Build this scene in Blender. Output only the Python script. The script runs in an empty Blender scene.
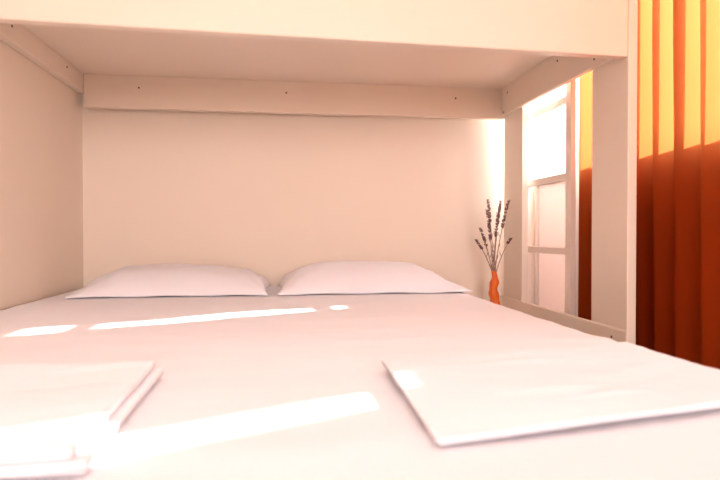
import bpy, bmesh, math, random
from mathutils import Vector, Matrix, noise
R = math.radians
S = bpy.context.scene
COL = S.collection

# ---------------------------------------------------------------- camera
HC = 0.75
cam_d = bpy.data.cameras.new('camera')
cam = bpy.data.objects.new('camera', cam_d)
COL.objects.link(cam)
cam.location = (0, 0, HC)
cam.rotation_euler = (R(90 - 0.697), 0, R(-7.792))
cam_d.sensor_width = 36
cam_d.lens = 28.5
cam_d.clip_start = 0.02
cam_d.dof.use_dof = True
cam_d.dof.focus_distance = 2.2
cam_d.dof.aperture_fstop = 3.4
S.camera = cam

# ---------------------------------------------------------------- world, sun, fill lights, exposure
S.view_settings.view_transform = 'Standard'
S.view_settings.look = 'None'
S.view_settings.gamma = 1
S.view_settings.exposure = 0.48
S.view_settings.use_curve_mapping = False
world = bpy.data.worlds.new('hazy_sky')
S.world = world
world.use_nodes = True
bg = world.node_tree.nodes['Background']
bg.inputs['Color'].default_value = (0.93, 0.97, 1.0, 1)
bg.inputs['Strength'].default_value = 11.0

SUN_AZ = (0.908, 0.418)          # horizontal direction towards the sun
SUN_EL = R(23.27)
to_sun = Vector((SUN_AZ[0] * math.cos(SUN_EL), SUN_AZ[1] * math.cos(SUN_EL), math.sin(SUN_EL)))
sun_d = bpy.data.lights.new('sun', 'SUN')
sun_d.energy = 20.0
sun_d.angle = R(0.6)
sun_d.color = (1.0, 0.95, 0.89)
sun = bpy.data.objects.new('sun', sun_d)
COL.objects.link(sun)
sun.location = (4, 3, 3)
sun.rotation_euler = to_sun.to_track_quat('Z', 'Y').to_euler()

def area(name, loc, aim, sx, sy, power, color):
    d = bpy.data.lights.new(name, 'AREA')
    d.shape = 'RECTANGLE'
    d.size, d.size_y, d.energy, d.color = sx, sy, power, color
    o = bpy.data.objects.new(name, d)
    COL.objects.link(o)
    o.location = loc
    o.rotation_euler = (Vector(loc) - Vector(aim)).to_track_quat('Z', 'Y').to_euler()
    return o
# added fill light behind the camera, in place of an unseen window
area('rear_fill_light', (0.25, -4.6, 1.55), (0.1, 1.6, 0.8), 1.9, 1.6, 92, (0.98, 0.95, 1.0))
# made-up downward fill above the foot of the bed, to brighten the linen
top_fill = area('overhead_fill_light', (0.0, 0.25, 2.44), (0.0, 0.251, 0.0), 1.6, 1.7, 5.2, (0.96, 0.95, 1.0))
top_fill.data.spread = R(118)

# ---------------------------------------------------------------- materials
def new_mat(name):
    m = bpy.data.materials.new(name)
    m.use_nodes = True
    nt = m.node_tree
    return m, nt, nt.nodes['Principled BSDF'], nt.nodes['Material Output']

def srgb(r, g, b):
    f = lambda c: ((c / 255 + 0.055) / 1.055) ** 2.4 if c > 10 else c / 255 / 12.92
    return (f(r), f(g), f(b), 1)

def painted(name, col, rough=0.6, scale=6.0, vary=0.03, bump=0.05, bscale=120, stretch=(1, 1, 1)):
    m, nt, p, out = new_mat(name)
    tc = nt.nodes.new('ShaderNodeTexCoord')
    mp = nt.nodes.new('ShaderNodeMapping')
    mp.inputs['Scale'].default_value = stretch
    nt.links.new(tc.outputs['Object'], mp.inputs['Vector'])
    n = nt.nodes.new('ShaderNodeTexNoise')
    n.inputs['Scale'].default_value = scale
    nt.links.new(mp.outputs['Vector'], n.inputs['Vector'])
    mix = nt.nodes.new('ShaderNodeMixRGB')
    mix.inputs['Color1'].default_value = col
    mix.inputs['Color2'].default_value = tuple(c * (1 - vary * 2) for c in col[:3]) + (1,)
    nt.links.new(n.outputs['Fac'], mix.inputs['Fac'])
    nt.links.new(mix.outputs['Color'], p.inputs['Base Color'])
    p.inputs['Roughness'].default_value = rough
    if bump:
        n2 = nt.nodes.new('ShaderNodeTexNoise')
        n2.inputs['Scale'].default_value = bscale
        nt.links.new(mp.outputs['Vector'], n2.inputs['Vector'])
        b = nt.nodes.new('ShaderNodeBump')
        b.inputs['Strength'].default_value = bump
        b.inputs['Distance'].default_value = 0.002
        nt.links.new(n2.outputs['Fac'], b.inputs['Height'])
        nt.links.new(b.outputs['Normal'], p.inputs['Normal'])
    return m

def cloth(name, col, weave=900, soft=7, strength=0.25, rough=0.85):
    m, nt, p, out = new_mat(name)
    tc = nt.nodes.new('ShaderNodeTexCoord')
    w1 = nt.nodes.new('ShaderNodeTexNoise')
    w1.inputs['Scale'].default_value = weave
    n = nt.nodes.new('ShaderNodeTexNoise')
    n.inputs['Scale'].default_value = soft
    n.inputs['Detail'].default_value = 4
    for x in (w1, n):
        nt.links.new(tc.outputs['Object'], x.inputs['Vector'])
    b1 = nt.nodes.new('ShaderNodeBump')
    b1.inputs['Strength'].default_value = 0.08
    b1.inputs['Distance'].default_value = 0.0006
    nt.links.new(w1.outputs['Fac'], b1.inputs['Height'])
    b2 = nt.nodes.new('ShaderNodeBump')
    b2.inputs['Strength'].default_value = strength
    b2.inputs['Distance'].default_value = 0.012
    nt.links.new(n.outputs['Fac'], b2.inputs['Height'])
    nt.links.new(b1.outputs['Normal'], b2.inputs['Normal'])
    nt.links.new(b2.outputs['Normal'], p.inputs['Normal'])
    p.inputs['Base Color'].default_value = col
    p.inputs['Roughness'].default_value = rough
    p.inputs['Sheen Weight'].default_value = 0.15
    p.inputs['Specular IOR Level'].default_value = 0.2
    return m

M = {}
M['wall'] = painted('wall_paint', srgb(245, 227, 209), 0.75, 3, 0.015, 0.08, 160)
M['ceiling'] = painted('ceiling_paint', srgb(244, 234, 224), 0.8)
M['floor'] = painted('oak_floor', srgb(176, 138, 104), 0.45, 5, 0.2, 0.05, 60, (1, 12, 1))
M['bunk'] = painted('bunk_cream_paint', srgb(243, 224, 206), 0.42, 5, 0.02, 0.04, 40, (1, 1, 8))
M['board'] = painted('bunk_base_board', srgb(243, 224, 206), 0.5, 4, 0.02)
M['screw'] = painted('dark_screw', srgb(70, 50, 42), 0.5, 30, 0.1, 0)
M['ladder'] = painted('ladder_paint', srgb(250, 233, 222), 0.42, 5, 0.02, 0.04, 40)
M['frame'] = painted('window_frame_white', srgb(245, 240, 235), 0.35, 4, 0.01, 0)
M['bedframe'] = painted('bed_frame_white', srgb(243, 232, 222), 0.5)
M['linen'] = cloth('white_bed_linen', srgb(245, 240, 244))
M['pillowcase'] = cloth('white_pillowcase', srgb(246, 241, 246), 900, 14, 0.3)
M['towel'] = cloth('white_folded_cotton', srgb(246, 241, 246), 600, 9, 0.25)
M['vase'] = painted('orange_ceramic', srgb(238, 106, 22), 0.35, 8, 0.05, 0.03, 60)
M['stem'] = painted('dried_stem', srgb(176, 138, 124), 0.8, 60, 0.2, 0)
M['floret'] = painted('dried_lavender', srgb(128, 84, 86), 0.85, 90, 0.25, 0)

m, nt, p, out = new_mat('window_glass')
tr = nt.nodes.new('ShaderNodeBsdfTransparent')
gl = nt.nodes.new('ShaderNodeBsdfGlossy')
gl.inputs['Roughness'].default_value = 0.02
mx = nt.nodes.new('ShaderNodeMixShader')
mx.inputs['Fac'].default_value = 0.04
nt.links.new(tr.outputs['BSDF'], mx.inputs[1])
nt.links.new(gl.outputs['BSDF'], mx.inputs[2])
nt.links.new(mx.outputs['Shader'], out.inputs['Surface'])
M['glass'] = m

m, nt, p, out = new_mat('frosted_glass')
tl = nt.nodes.new('ShaderNodeBsdfTranslucent')
tl.inputs['Color'].default_value = (0.60, 0.49, 0.46, 1)
mx = nt.nodes.new('ShaderNodeMixShader')
mx.inputs['Fac'].default_value = 0.25
p.inputs['Base Color'].default_value = (0.85, 0.8, 0.78, 1)
p.inputs['Roughness'].default_value = 0.4
nt.links.new(tl.outputs['BSDF'], mx.inputs[1])
nt.links.new(p.outputs['BSDF'], mx.inputs[2])
nt.links.new(mx.outputs['Shader'], out.inputs['Surface'])
M['frosted'] = m

m, nt, p, out = new_mat('orange_curtain_fabric')
tc = nt.nodes.new('ShaderNodeTexCoord')
mp = nt.nodes.new('ShaderNodeMapping')
mp.inputs['Scale'].default_value = (1, 1, 0.35)
nt.links.new(tc.outputs['Object'], mp.inputs['Vector'])
n = nt.nodes.new('ShaderNodeTexNoise')
n.inputs['Scale'].default_value = 420
nt.links.new(mp.outputs['Vector'], n.inputs['Vector'])
cr = nt.nodes.new('ShaderNodeMixRGB')
cr.inputs['Color1'].default_value = (0.30, 0.032, 0.004, 1)
cr.inputs['Color2'].default_value = (0.24, 0.025, 0.003, 1)
nt.links.new(n.outputs['Fac'], cr.inputs['Fac'])
df = nt.nodes.new('ShaderNodeBsdfDiffuse')
nt.links.new(cr.outputs['Color'], df.inputs['Color'])
tl = nt.nodes.new('ShaderNodeBsdfTranslucent')
tl.inputs['Color'].default_value = (1.0, 0.30, 0.085, 1)
bp = nt.nodes.new('ShaderNodeBump')
bp.inputs['Strength'].default_value = 0.15
bp.inputs['Distance'].default_value = 0.001
nt.links.new(n.outputs['Fac'], bp.inputs['Height'])
nt.links.new(bp.outputs['Normal'], df.inputs['Normal'])
mx = nt.nodes.new('ShaderNodeMixShader')
mx.inputs['Fac'].default_value = 0.18
nt.links.new(df.outputs['BSDF'], mx.inputs[1])
nt.links.new(tl.outputs['BSDF'], mx.inputs[2])
nt.links.new(mx.outputs['Shader'], out.inputs['Surface'])
M['curtain'] = m

# ---------------------------------------------------------------- helpers
def obj(name, bm, mat, parent=None, bevel=0, smooth=False, loc=None):
    me = bpy.data.meshes.new(name)
    bmesh.ops.recalc_face_normals(bm, faces=bm.faces)
    bm.to_mesh(me)
    bm.free()
    me.materials.append(mat)
    if smooth:
        for f in me.polygons:
            f.use_smooth = True
    o = bpy.data.objects.new(name, me)
    COL.objects.link(o)
    if parent:
        o.parent = parent
    if loc is not None:
        o.location = loc
    if bevel:
        b = o.modifiers.new('bevel', 'BEVEL')
        b.width = bevel
        b.segments = 2
        b.limit_method = 'ANGLE'
        b.harden_normals = False
    return o

def box(bm, x0, x1, y0, y1, z0, z1):
    v = [bm.verts.new((x, y, z)) for z in (z0, z1) for y in (y0, y1) for x in (x0, x1)]
    for q in ((0, 2, 3, 1), (4, 5, 7, 6), (0, 1, 5, 4), (1, 3, 7, 5), (3, 2, 6, 7), (2, 0, 4, 6)):
        bm.faces.new([v[i] for i in q])

def boxes(*bs):
    bm = bmesh.new()
    for b in bs:
        box(bm, *b)
    return bm

def tube(bm, pts, rads, n=8):
    rings = []
    for i, p in enumerate(pts):
        p = Vector(p)
        a = Vector(pts[max(i - 1, 0)])
        b = Vector(pts[min(i + 1, len(pts) - 1)])
        t = (b - a).normalized()
        u = t.cross(Vector((0, 1, 0.013))).normalized()
        w = t.cross(u)
        rings.append([bm.verts.new(p + (u * math.cos(2 * math.pi * k / n) + w * math.sin(2 * math.pi * k / n)) * rads[i])
                      for k in range(n)])
    for r0, r1 in zip(rings, rings[1:]):
        for k in range(n):
            bm.faces.new((r0[k], r0[(k + 1) % n], r1[(k + 1) % n], r1[k]))
    bm.faces.new(rings[0][::-1])
    bm.faces.new(rings[-1])

def tag(o, label, cat, group=None):
    o['label'] = label
    o['category'] = cat
    if group:
        o['group'] = group
    return o

def thing(name, label, cat, loc=(0, 0, 0), group=None):
    o = bpy.data.objects.new(name, None)
    COL.objects.link(o)
    o.location = loc
    o.empty_display_size = 0.1
    return tag(o, label, cat, group)

def struct(name, bm, mat, parent=None, bevel=0):
    o = obj(name, bm, mat, parent, bevel)
    if not parent:
        o['kind'] = 'structure'
    return o

def fbm(x, y, z=0, s=1.0):
    return noise.fractal(Vector((x * s, y * s, z)), 1.0, 2.0, 3)

def sstep(a, b, x):
    t = min(max((x - a) / (b - a), 0), 1)
    return t * t * (3 - 2 * t)

# ---------------------------------------------------------------- room
XL, XR, YB, YF, ZC = -0.885, 1.25, 2.705, -4.9, 2.5
T = 0.05
SILL, HEAD, JN = HC + 0.26, 2.30, 1.27
BAY = 2.25                       # beyond this the window runs down to the floor, with frosted glass
struct('floor', boxes((XL - T, XR + T, YF - T, YB + T, -0.1, 0)), M['floor'])
struct('ceiling', boxes((XL - T, XR + T, YF - T, YB + T, ZC, ZC + 0.1)), M['ceiling'])
struct('wall_left', boxes((XL - T, XL, YF - T, YB + T, 0, ZC)), M['wall'])
struct('wall_back', boxes((XL, XR + T, YB, YB + T, 0, ZC)), M['wall'])
struct('wall_front', boxes((XL, XR + T, YF - T, YF, 0, ZC)), M['wall'])
struct('wall_right', boxes((XR, XR + T, YF, BAY, 0, SILL), (XR, XR + T, YF, YB, HEAD, ZC),
                           (XR, XR + T, YF, JN, SILL, HEAD)), M['wall'])
WX = XR
win = bpy.data.objects.new('window_1', None)
COL.objects.link(win)
win.location = (WX, (JN + YB) / 2, SILL)
win['kind'] = 'structure'
def wpart(name, bm, mat, bevel=0):
    o = obj(name, bm, mat, win, bevel)
    o.matrix_parent_inverse = Matrix.Translation(-win.location)
    return o
MU0, MU1 = 2.205, 2.30
TR = HC + 0.248                  # top of the frosted glass
wpart('window_frame', boxes((WX, WX + 0.04, JN, MU0, SILL, SILL + 0.02), (WX, WX + 0.04, JN, YB, HEAD - 0.05, HEAD),
                            (WX, WX + 0.04, JN, JN + 0.02, SILL + 0.02, HEAD - 0.05),
                            (WX, WX + 0.04, YB - 0.012, YB, 0, HEAD - 0.05)), M['frame'])
wpart('mullion', boxes((WX - 0.002, WX + 0.042, MU0, MU1, 0, HEAD - 0.05)), M['frame'], 0.003)
wpart('transom', boxes((WX, WX + 0.04, MU1, YB - 0.012, TR - 0.012, TR)), M['frame'])
wpart('pane', boxes((WX + 0.018, WX + 0.022, JN + 0.02, MU0, SILL + 0.02, HEAD - 0.05)), M['glass'])
wpart('pane', boxes((WX + 0.018, WX + 0.022, MU1, YB - 0.012, TR, HEAD - 0.05)), M['glass'])
frosted = wpart('frosted_pane', boxes((WX + 0.018, WX + 0.022, MU1, YB - 0.012, 0, TR - 0.012)), M['frosted'])
frosted['label'] = 'frosted lower window glass'
struct('outdoor_sun_block', boxes((1.75, 1.83, YF, 5.5, -0.1, HC + 0.49)), M['frame'])  # unseen slab added outside to keep sun off the lower window
struct('outdoor_side_block', boxes((XR + T + 0.001, 1.92, YB + 0.002, YB + 0.1, 0, ZC)), M['frame'])  # unseen upright added outside to narrow the sun streak on the bed
struct('outdoor_ground_block', boxes((XR + T, 1.75, YF, 5.5, -0.1, 0)), M['frame'])  # unseen slab added to block sky light coming from below

# ---------------------------------------------------------------- bunk bed
BX, BT = 1.062, 0.031            # inner face and thickness of the end boards on the right
ZB, ZU = HC + 0.548, HC + 0.69   # bottom edge of the rails, underside of the base board
Y0, YR = 1.64, 2.62              # front face, inner face of the back rail
bunk = thing('bunk_bed', 'cream painted wooden upper bunk spanning above the white double bed', 'bunk bed')
fb = boxes((XL + 0.002, BX - 0.001, Y0, Y0 + 0.036, ZB - 0.003, ZB + 0.42))
for v in fb.verts:
    if v.co.x < 0:
        v.co.y -= 0.08
obj('front_rail', fb, M['bunk'], bunk, 0.004)
obj('back_rail', boxes((XL + 0.033, BX - 0.001, YR, YR + 0.035, ZB, ZB + 0.26)), M['bunk'], bunk, 0.002)
obj('side_rail', boxes((XL + 0.002, XL + 0.032, Y0 - 0.042, YR + 0.035, HC + 0.612, ZB + 0.26)), M['bunk'], bunk, 0.002)
obj('side_rail', boxes((BX - 0.020, BX - 0.0002, Y0 + 0.037, YR - 0.001, ZB + 0.012, ZB + 0.26)), M['bunk'], bunk, 0.002)
obj('base_board', boxes((XL + 0.033, BX - 0.021, Y0 + 0.037, YR - 0.001, ZU, ZU + 0.02)), M['board'], bunk, 0.001)
obj('post', boxes((BX, BX + BT, Y0, Y0 + 0.208, 0, ZB + 0.55)), M['bunk'], bunk, 0.003)
obj('post', boxes((BX, BX + BT, YR - 0.193, YR + 0.016, 0, ZB + 0.55)), M['bunk'], bunk, 0.003)
obj('guard_rail', boxes((BX - 0.014, BX - 0.0005, Y0 - 0.02, YR + 0.015, 0.22, HC - 0.302)), M['bunk'], bunk, 0.005)
def screw(p, axis):
    bm = bmesh.new()
    bmesh.ops.create_cone(bm, cap_ends=True, segments=12, radius1=0.0042, radius2=0.0036, depth=0.003)
    rot = Vector(axis).to_track_quat('Z', 'Y').to_matrix().to_4x4()
    bmesh.ops.transform(bm, matrix=Matrix.Translation(p) @ rot, verts=bm.verts)
    obj('screw', bm, M['screw'], bunk)
for x in (-0.622, 0.02, 0.815):
    screw((x, YR - 0.001, HC + 0.638), (0, -1, 0))
for y, z in ((1.96, 0.66), (2.43, 0.665)):
    screw((XL + 0.0325, y, HC + z), (1, 0, 0))
for y, z in ((2.545, 0.655), (2.59, 0.572), (2.06, 0.657), (1.80, 0.585)):
    screw((BX - 0.0205, y, HC + z), (-1, 0, 0))
screw((BX - 0.0145, 1.70, HC - 0.333), (-1, 0, 0))

# ---------------------------------------------------------------- ladder behind the end boards
LX = 1.108
lad = thing('ladder', 'white wooden ladder upright between the bunk posts and the window', 'ladder', (LX, 2.30, 0))
def lpart(name, bm, bevel=0.002):
    o = obj(name, bm, M['ladder'], lad, bevel)
    o.matrix_parent_inverse = Matrix.Translation(-lad.location)
    return o
lpart('stile', boxes((LX, LX + 0.022, 2.08, 2.122, 0, ZB + 0.5)))
lpart('stile', boxes((LX, LX + 0.022, 2.476, 2.518, 0, ZB + 0.5)))
for z in (-0.665, -0.37, -0.073, 0.224, 0.528, 0.83):
    lpart('rung', boxes((LX + 0.002, LX + 0.02, 2.122, 2.476, HC + z - 0.014, HC + z + 0.014)))

# ---------------------------------------------------------------- double bed
ZT = HC - 0.243
BX0, BX1, BY0, BY1 = XL + 0.012, 0.76, 0.40, 2.665
bed = thing('double_bed', 'white double bed with mattress under the bunk', 'bed', (0, 1.5, 0))
def bpart(name, bm, mat, bevel=0):
    o = obj(name, bm, mat, bed, bevel)
    o.matrix_parent_inverse = Matrix.Translation(-bed.location)
    return o
bpart('bed_frame', boxes((BX0 + 0.004, BX1 - 0.01, BY0 + 0.01, BY1 - 0.004, 0.10, 0.275)), M['bedframe'], 0.006)
for x in (BX0 + 0.03, BX1 - 0.10):
    for y in (BY0 + 0.04, BY1 - 0.10):
        bpart('leg', boxes((x, x + 0.06, y, y + 0.06, 0, 0.10)), M['bedframe'], 0.003)
bpart('mattress', boxes((BX0 + 0.014, BX1 - 0.022, BY0 + 0.024, BY1 - 0.01, 0.275, ZT - 0.016)), M['linen'], 0.03)

def sheet_z(x, y):
    w = 0.004 * fbm(x, y, 0, 2.2) + 0.0022 * fbm(x * 0.6 + y * 0.5, y * 2.2 - x * 0.5, 3, 4.5)
    w += 0.004 * math.exp(-((y - 1.22 + 0.1 * (x - 0.6)) / 0.03) ** 2) * sstep(0.5, 0.72, x)
    w *= 1 - 0.85 * sstep(2.0, 2.2, y)     # pressed flat under the pillows
    return ZT + w
bm = bmesh.new()
ROLL = 0.03
def prof(lo, hi, n, drop_lo, drop_hi):
    # list of (coordinate, drop) running over the top with a rounded roll and a hanging skirt on chosen sides
    L = []
    if drop_lo:
        L += [(lo, ROLL + d) for d in (drop_lo, drop_lo * 0.6, drop_lo * 0.3, 0.01)]
        L += [(lo + ROLL * (1 - math.cos(a)), ROLL * (1 - math.sin(a))) for a in [k * math.pi / 12 for k in range(0, 6)]]
    a0 = lo + (ROLL if drop_lo else 0)
    a1 = hi - (ROLL if drop_hi else 0)
    L += [(a0 + (a1 - a0) * k / n, 0) for k in range(n + 1)]
    if drop_hi:
        L += [(hi - ROLL * (1 - math.sin(a)), ROLL * (1 - math.cos(a))) for a in [k * math.pi / 12 for k in range(1, 7)]]
        L += [(hi, ROLL + d) for d in (0.01, drop_hi * 0.3, drop_hi * 0.6, drop_hi)]
    return L
PX = prof(BX0, BX1, 110, 0, 0.2)
PY = prof(BY0, BY1, 150, 0.2, 0)
G = []
for (y, dy) in PY:
    row = []
    for (x, dx) in PX:
        d = max(dx, dy)
        if dx and dy:
            d = min(math.hypot(dx, dy), 0.23) if max(dx, dy) < ROLL else max(dx, dy)
        z = sheet_z(x, y) - d
        xo = x + (0.006 * fbm(y * 2, z * 2, 5, 3) * sstep(0.02, 0.1, dx))
        yo = y + (0.006 * fbm(x * 2, z * 2, 9, 3) * sstep(0.02, 0.1, dy))
        row.append(bm.verts.new((xo, yo, z)))
    G.append(row)
for r0, r1 in zip(G, G[1:]):
    for k in range(len(r0) - 1):
        bm.faces.new((r0[k], r0[k + 1], r1[k + 1], r1[k]))
sheet = obj('bed_sheet', bm, M['linen'], smooth=True)
tag(sheet, 'smooth white sheet stretched over the double bed mattress', 'bed sheet')
so = sheet.modifiers.new('thickness', 'SOLIDIFY')
so.thickness = 0.003

# ---------------------------------------------------------------- pillows
def lerp_tab(tab, s):
    for (a, va), (b, vb) in zip(tab, tab[1:]):
        if s <= b:
            t = (s - a) / (b - a)
            t = t * t * (3 - 2 * t) * 0.5 + t * 0.5
            return va + (vb - va) * t
    return tab[-1][1]

def pillow(x0, x1, y0, y1, tab, seed, label):
    bm = bmesh.new()
    nx, ny = 72, 40
    top, bot = [], []
    for j in range(ny + 1):
        t = -1 + 2 * j / ny
        rt, rb = [], []
        for i in range(nx + 1):
            s = i / nx
            u = 2 * s - 1
            # corners stick out, sides draw in a little
            x = x0 + (x1 - x0) * s + 0.016 * (1 - t * t) * (-u) * abs(u) ** 3
            y = (y0 + y1) / 2 + (y1 - y0) / 2 * t * (1 - 0.07 * (1 - abs(u) ** 4) * 1.0)
            h = lerp_tab(tab, s) * 0.93
            cr = max(0.0, 1 - abs(t) ** 2.6) ** 0.75
            zt = 0.008 + h * cr
            wr = 0.006 * fbm(x * 1.3 + seed, y * 2.5, seed, 5) * cr * min(1, h / 0.05)
            wr += 0.005 * math.sin(14 * math.atan2(y - y0, x - (x0 if u < 0 else x1))) * cr * abs(u) ** 3 * min(1, h / 0.05)
            zt += wr
            zl = 0.0 + 0.005 * (abs(t) ** 4) * (0.5 + 0.5 * math.sin(u * 9 + seed))*0.6
            edge = max(abs(t), abs(u))
            if i in (0, nx) or j in (0, ny):
                zt = zl + 0.006
            zt = max(zt, zl + 0.004)
            bz = ZT + 0.0035
            rt.append(bm.verts.new((x, y, bz + zt)))
            rb.append(bm.verts.new((x, y, bz + zl)))
        top.append(rt)
        bot.append(rb)
    for g, fl in ((top, 0), (bot, 1)):
        for r0, r1 in zip(g, g[1:]):
            for k in range(nx):
                q = (r0[k], r0[k + 1], r1[k + 1], r1[k])
                bm.faces.new(q[::-1] if fl else q)
    ring = lambda g: [r for r in g[0]] + [g[j][nx] for j in range(1, ny + 1)] + [g[ny][i] for i in range(nx - 1, -1, -1)] + [g[j][0] for j in range(ny - 1, 0, -1)]
    a, b = ring(top), ring(bot)
    for k in range(len(a)):
        k2 = (k + 1) % len(a)
        bm.faces.new((b[k], b[k2], a[k2], a[k]))
    o = obj('pillow', bm, M['pillowcase'], smooth=True)
    tag(o, label, 'pillow', 'white pillows at the head of the bed')
    return o
pillow(-0.785, -0.055, 2.205, 2.65,
       [(0, 0.012), (0.1, 0.065), (0.22, 0.103), (0.45, 0.112), (0.7, 0.104), (0.88, 0.085), (0.97, 0.058), (1, 0.045)], 1.7,
       'white pillow in the corner beside the left wall')
pillow(-0.018, 0.758, 2.205, 2.65,
       [(0, 0.014), (0.035, 0.055), (0.12, 0.094), (0.3, 0.12), (0.6, 0.118), (0.74, 0.108), (0.86, 0.07), (0.93, 0.032), (1, 0.012)], 6.1,
       'white pillow nearer the orange vase and window')

# ---------------------------------------------------------------- folded linen at the foot of the bed
def folded(name, corners, layers, th, seed, label, cat, group, creases=(), spill=0.0):
    """corners: back-left, back-right, front-right, front-left (plan view); layers stacked with rounded fold edges."""
    bm = bmesh.new()
    bl, br, fr_, fl = [Vector((c[0], c[1], 0)) for c in corners]
    n = 72
    for L in range(layers):
        ins = 0.004 * ((L * 7 + seed) % 3)
        top, bot = [], []
        for j in range(n + 1):
            b = j / n
            rt, rb = [], []
            for i in range(n + 1):
                a = i / n
                # cosine spacing puts points near the edges for a rounded fold
                ca = 0.5 - 0.5 * math.cos(math.pi * a)
                cb = 0.5 - 0.5 * math.cos(math.pi * b)
                P = (fl.lerp(fr_, ca)).lerp(bl.lerp(br, ca), cb)
                if L == 0:                     # the lowest fold sticks out at the open side
                    P.x += spill * ca ** 4
                    P.y -= spill * 0.35 * (1 - cb) ** 4
                wx = (fr_ - fl).length
                wy = (bl - fl).length
                da = min(ca, 1 - ca) * wx
                db = min(cb, 1 - cb) * wy
                dd = min(da, db)
                r = th / 2
                e = math.sqrt(max(0, 1 - max(0, 1 - dd / r) ** 2)) if dd < r else 1
                ctr = (bl + br + fr_ + fl) / 4
                P = P + (ctr - P).normalized() * ins
                P.x += 0.003 * fbm(P.x, P.y, seed + L, 3)
                P.y += 0.003 * fbm(P.x, P.y, seed + 5 + L, 3)
                wv = (0.0045 * fbm(P.x, P.y, seed, 3.0) + 0.0035 * fbm(P.x * 0.4 + P.y, P.y * 2 - P.x * 1.2, seed + 2, 4.0)) * (L + 1) / layers
                for (cx, cy, wx_, wy_, amp) in creases:
                    wv += amp * math.exp(-((P.x - cx) / wx_) ** 2 - ((P.y - cy - 0.25 * (P.x - cx)) / wy_) ** 2) * (L + 1) / layers
                zc = ZT + 0.005 + th * (L + 0.5)
                rt.append(bm.verts.new((P.x, P.y, zc + r * e * 0.98 + wv + 0.0)))
                rb.append(bm.verts.new((P.x, P.y, zc - r * e * 0.98 + wv * L / max(1, layers))))
            top.append(rt)
            bot.append(rb)
        for g, f in ((top, 0), (bot, 1)):
            for r0, r1 in zip(g, g[1:]):
                for k in range(n):
                    q = (r0[k], r0[k + 1], r1[k + 1], r1[k])
                    bm.faces.new(q[::-1] if f else q)
    bmesh.ops.remove_doubles(bm, verts=bm.verts, dist=0.0002)
    o = obj(name, bm, M['towel'], smooth=True)
    return tag(o, label, cat, group)
folded('folded_towel', [(-0.78, 1.0), (-0.210, 0.99), (-0.204, 0.59), (-0.76, 0.58)], 2, 0.013, 2,
       'white folded towel on the bed below the left pillow, beside the left wall', 'towel', 'folded towels at the foot of the bed',
       spill=0.02)
folded('folded_towel', [(0.172, 0.985), (0.70, 1.085), (0.72, 0.715), (0.167, 0.607)], 2, 0.0068, 5,
       'white folded towel on the bed nearest the orange curtain', 'towel', 'folded towels at the foot of the bed',
       [(0.47, 0.745, 0.05, 0.007, 0.004), (0.40, 0.775, 0.06, 0.009, 0.003), (0.42, 0.96, 0.08, 0.012, 0.003)])

# ---------------------------------------------------------------- nightstand, vase, lavender
NT = HC - 0.40
ns = thing('nightstand', 'narrow cream nightstand standing between the bed and the bunk post', 'nightstand', (0.915, 2.50, 0))
def npart(name, bm, bevel=0.003):
    o = obj(name, bm, M['bunk'], ns, bevel)
    o.matrix_parent_inverse = Matrix.Translation(-ns.location)
    return o
npart('top', boxes((0.785, 1.045, 2.34, 2.66, NT - 0.02, NT)))
npart('body', boxes((0.795, 1.035, 2.36, 2.65, 0.04, NT - 0.02)))
npart('plinth', boxes((0.805, 1.025, 2.38, 2.64, 0.0, 0.04)))

VX, VY = 0.962, 2.50
vase = obj('vase', bmesh.new(), M['vase'], loc=(VX, VY, NT))
bm = bmesh.new()
H = 0.226
rings = []
N = 28
KS = 60
VR = [(0, 0.027), (0.30, 0.0245), (0.42, 0.0185), (0.53, 0.0215), (0.64, 0.016), (0.765, 0.0195), (0.88, 0.0115), (1.0, 0.0105)]
def vase_r(s):
    for (a, va), (b, vb) in zip(VR, VR[1:]):
        if s <= b:
            t = (s - a) / (b - a)
            return (va + (vb - va) * t * t * (3 - 2 * t)) * 1.12
    return VR[-1][1] * 1.12
def vase_c(s):
    return 0.004 * math.sin(s * 2 * math.pi * 2.2 + 2.4), 0.0
for k in range(KS + 1):
    s = k / KS
    cx, cy = vase_c(s)
    r = vase_r(s)
    rings.append([bm.verts.new((cx + r * math.cos(2 * math.pi * a / N), cy + r * math.sin(2 * math.pi * a / N), s * H)) for a in range(N)])
for k in range(0, 9):                       # inside of the neck
    s = 1 - k * 0.05
    cx, cy = vase_c(s)
    r = vase_r(s) - 0.0025
    rings.append([bm.verts.new((cx + r * math.cos(2 * math.pi * a / N), cy + r * math.sin(2 * math.pi * a / N), s * H + (0.001 if k == 0 else 0))) for a in range(N)])
for r0, r1 in zip(rings, rings[1:]):
    for a in range(N):
        bm.faces.new((r0[a], r0[(a + 1) % N], r1[(a + 1) % N], r1[a]))
bm.faces.new(rings[0][::-1])
bm.faces.new(rings[-1])
bmesh.ops.recalc_face_normals(bm, faces=bm.faces)
bm.to_mesh(vase.data)
bm.free()
for f in vase.data.polygons:
    f.use_smooth = True
tag(vase, 'slim wavy orange ceramic vase standing beside the bed by the bunk post', 'vase')

random.seed(11)
mouth = Vector((VX + vase_c(1)[0], VY, NT + H))
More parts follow.
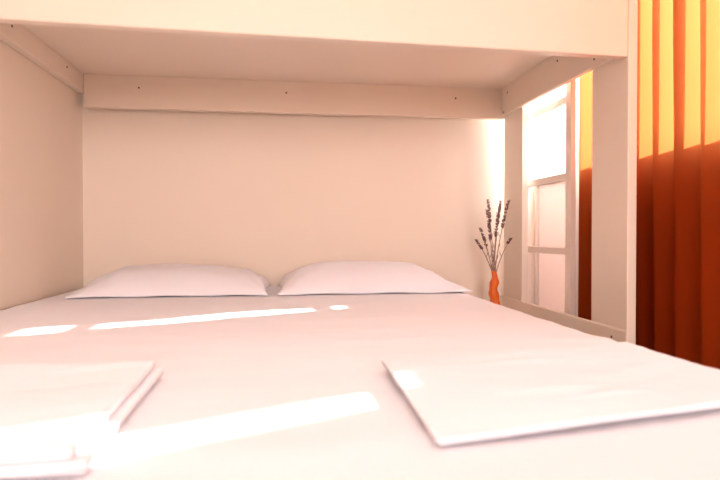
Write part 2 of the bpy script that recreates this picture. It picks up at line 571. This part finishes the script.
# tip x, tip height above the camera, depth offset, start of the flowers along the stem, label
sprigs = [
    (0.938, 0.155, 0.02, 0.70, 'dried lavender sprig, the tallest on the left side of the vase'),
    (1.027, 0.152, -0.01, 0.62, 'dried lavender sprig leaning right with the tallest tip'),
    (1.004, 0.150, 0.03, 0.66, 'dried lavender sprig second from the right, rising almost as tall as its neighbour'),
    (0.908, 0.105, -0.05, 0.55, 'dried lavender sprig leaning left, of medium height'),
    (0.968, 0.098, -0.03, 0.58, 'dried lavender sprig curving upright over the middle of the vase'),
    (0.896, 0.025, 0.005, 0.60, 'short dried lavender sprig arching out to the left'),
    (0.896, -0.03, 0.06, 0.72, 'lowest dried lavender sprig, bending far left over the bed'),
    (1.034, -0.022, -0.02, 0.84, 'short dried lavender sprig with one bud bending far right'),
]
for i, (tx, tz, dy, f0, label) in enumerate(sprigs):
    tip = Vector((tx, VY + dy, HC + tz))
    ang = 2 * math.pi * i / len(sprigs)
    base = mouth + Vector((0.0045 * math.cos(ang), 0.0045 * math.sin(ang), -0.03))
    root = thing('lavender_sprig', label, 'dried flower', base, 'dried lavender sprigs in the orange vase')
    mid = base.lerp(tip, 0.5) + Vector(((base.x - tip.x) * 0.18, 0, 0.012))
    pts = []
    for k in range(15):
        s = k / 14
        pts.append((base * (1 - s) ** 2 + mid * 2 * s * (1 - s) + tip * s * s) - base)
    bm = bmesh.new()
    tube(bm, pts, [0.0024 - 0.0011 * k / 14 for k in range(15)], 6)
    obj('stem', bm, M['stem'], root, smooth=True)
    bm = bmesh.new()
    k0 = int(f0 * 14)
    tube(bm, pts[k0:], [0.0013] * (15 - k0), 5)
    n = max(2, int(22 * (1 - f0) * (tip - base).length / 0.12))
    for q in range(n):
        s = f0 + (1 - f0) * (q + 0.5) / n
        if random.random() < 0.22 and s < 0.9:
            continue
        k = s * 14
        P = pts[int(k)].lerp(pts[min(int(k) + 1, 14)], k - int(k))
        T_ = (pts[min(int(k) + 1, 14)] - pts[int(k) - 1 if int(k) else 0]).normalized()
        for w in range(random.choice((1, 2, 3))):
            a = w * 2.6 + random.uniform(-0.6, 0.6) + (q % 2) * 3.1
            side = Vector((math.cos(a), math.sin(a) * 0.8, 0))
            d = (T_ * 0.75 + side * 0.65).normalized()
            c = P + side * random.uniform(0.0025, 0.0055)
            m4 = Matrix.Translation(c) @ d.to_track_quat('Z', 'Y').to_matrix().to_4x4() @ Matrix.Diagonal((1, 1, 2.0, 1))
            bmesh.ops.create_icosphere(bm, subdivisions=1, radius=0.0030 * (1.1 - 0.35 * (s - f0) / (1 - f0)), matrix=m4)
    obj('flower_spike', bm, M['floret'], root, smooth=True)
    # two small leaves low on the stem
    for s in (0.16, 0.28, 0.40, 0.5):
        bm = bmesh.new()
        P = pts[int(s * 14)]
        sd = 1 if (i + int(s * 10)) % 2 else -1
        tube(bm, [P, P + Vector((0.006 * sd, 0.002, 0.012)), P + Vector((0.009 * sd, 0.003, 0.026))], [0.0008, 0.0018, 0.0004], 5)
        obj('leaf', bm, M['stem'], root, smooth=True)

# ---------------------------------------------------------------- curtain
CY0, CY1, CX = 1.345, 2.195, 1.198
bm = bmesh.new()
NY, NZ, PIT = 420, 36, 0.1
rows = []
for j in range(NZ + 1):
    z = 0.03 + (ZC - 0.005 - 0.03) * j / NZ
    low = sstep(0.1, 1.5, z)
    row = []
    for i in range(NY + 1):
        y = CY0 + (CY1 - CY0) * i / NY
        ph = 2 * math.pi * (y - 1.582) / PIT + 0.25 * math.sin(z * 1.3) * (1 - low)
        end = sstep(CY0, CY0 + 0.05, y) * (1 - 0.9 * sstep(2.0, 2.1, y))
        deep = (0.028 + 0.008 * math.cos(2 * math.pi * (y - 1.60) / 0.27)) * (0.62 + 0.38 * low) * end
        x = CX + 0.023 * math.sin(ph) * (0.75 + 0.25 * low) * (0.3 + 0.7 * end) + 0.004 * fbm(y, z * 0.3, 2, 3)
        row.append(bm.verts.new((x, y - deep * math.sin(ph) + 0.004 * (1 - low) * math.sin(y * 13), z)))
    rows.append(row)
for r0, r1 in zip(rows, rows[1:]):
    for k in range(NY):
        bm.faces.new((r0[k], r0[k + 1], r1[k + 1], r1[k]))
cur = obj('curtain', bm, M['curtain'], smooth=True)
tag(cur, 'long orange curtain in vertical folds hanging over the sunlit window', 'curtain')
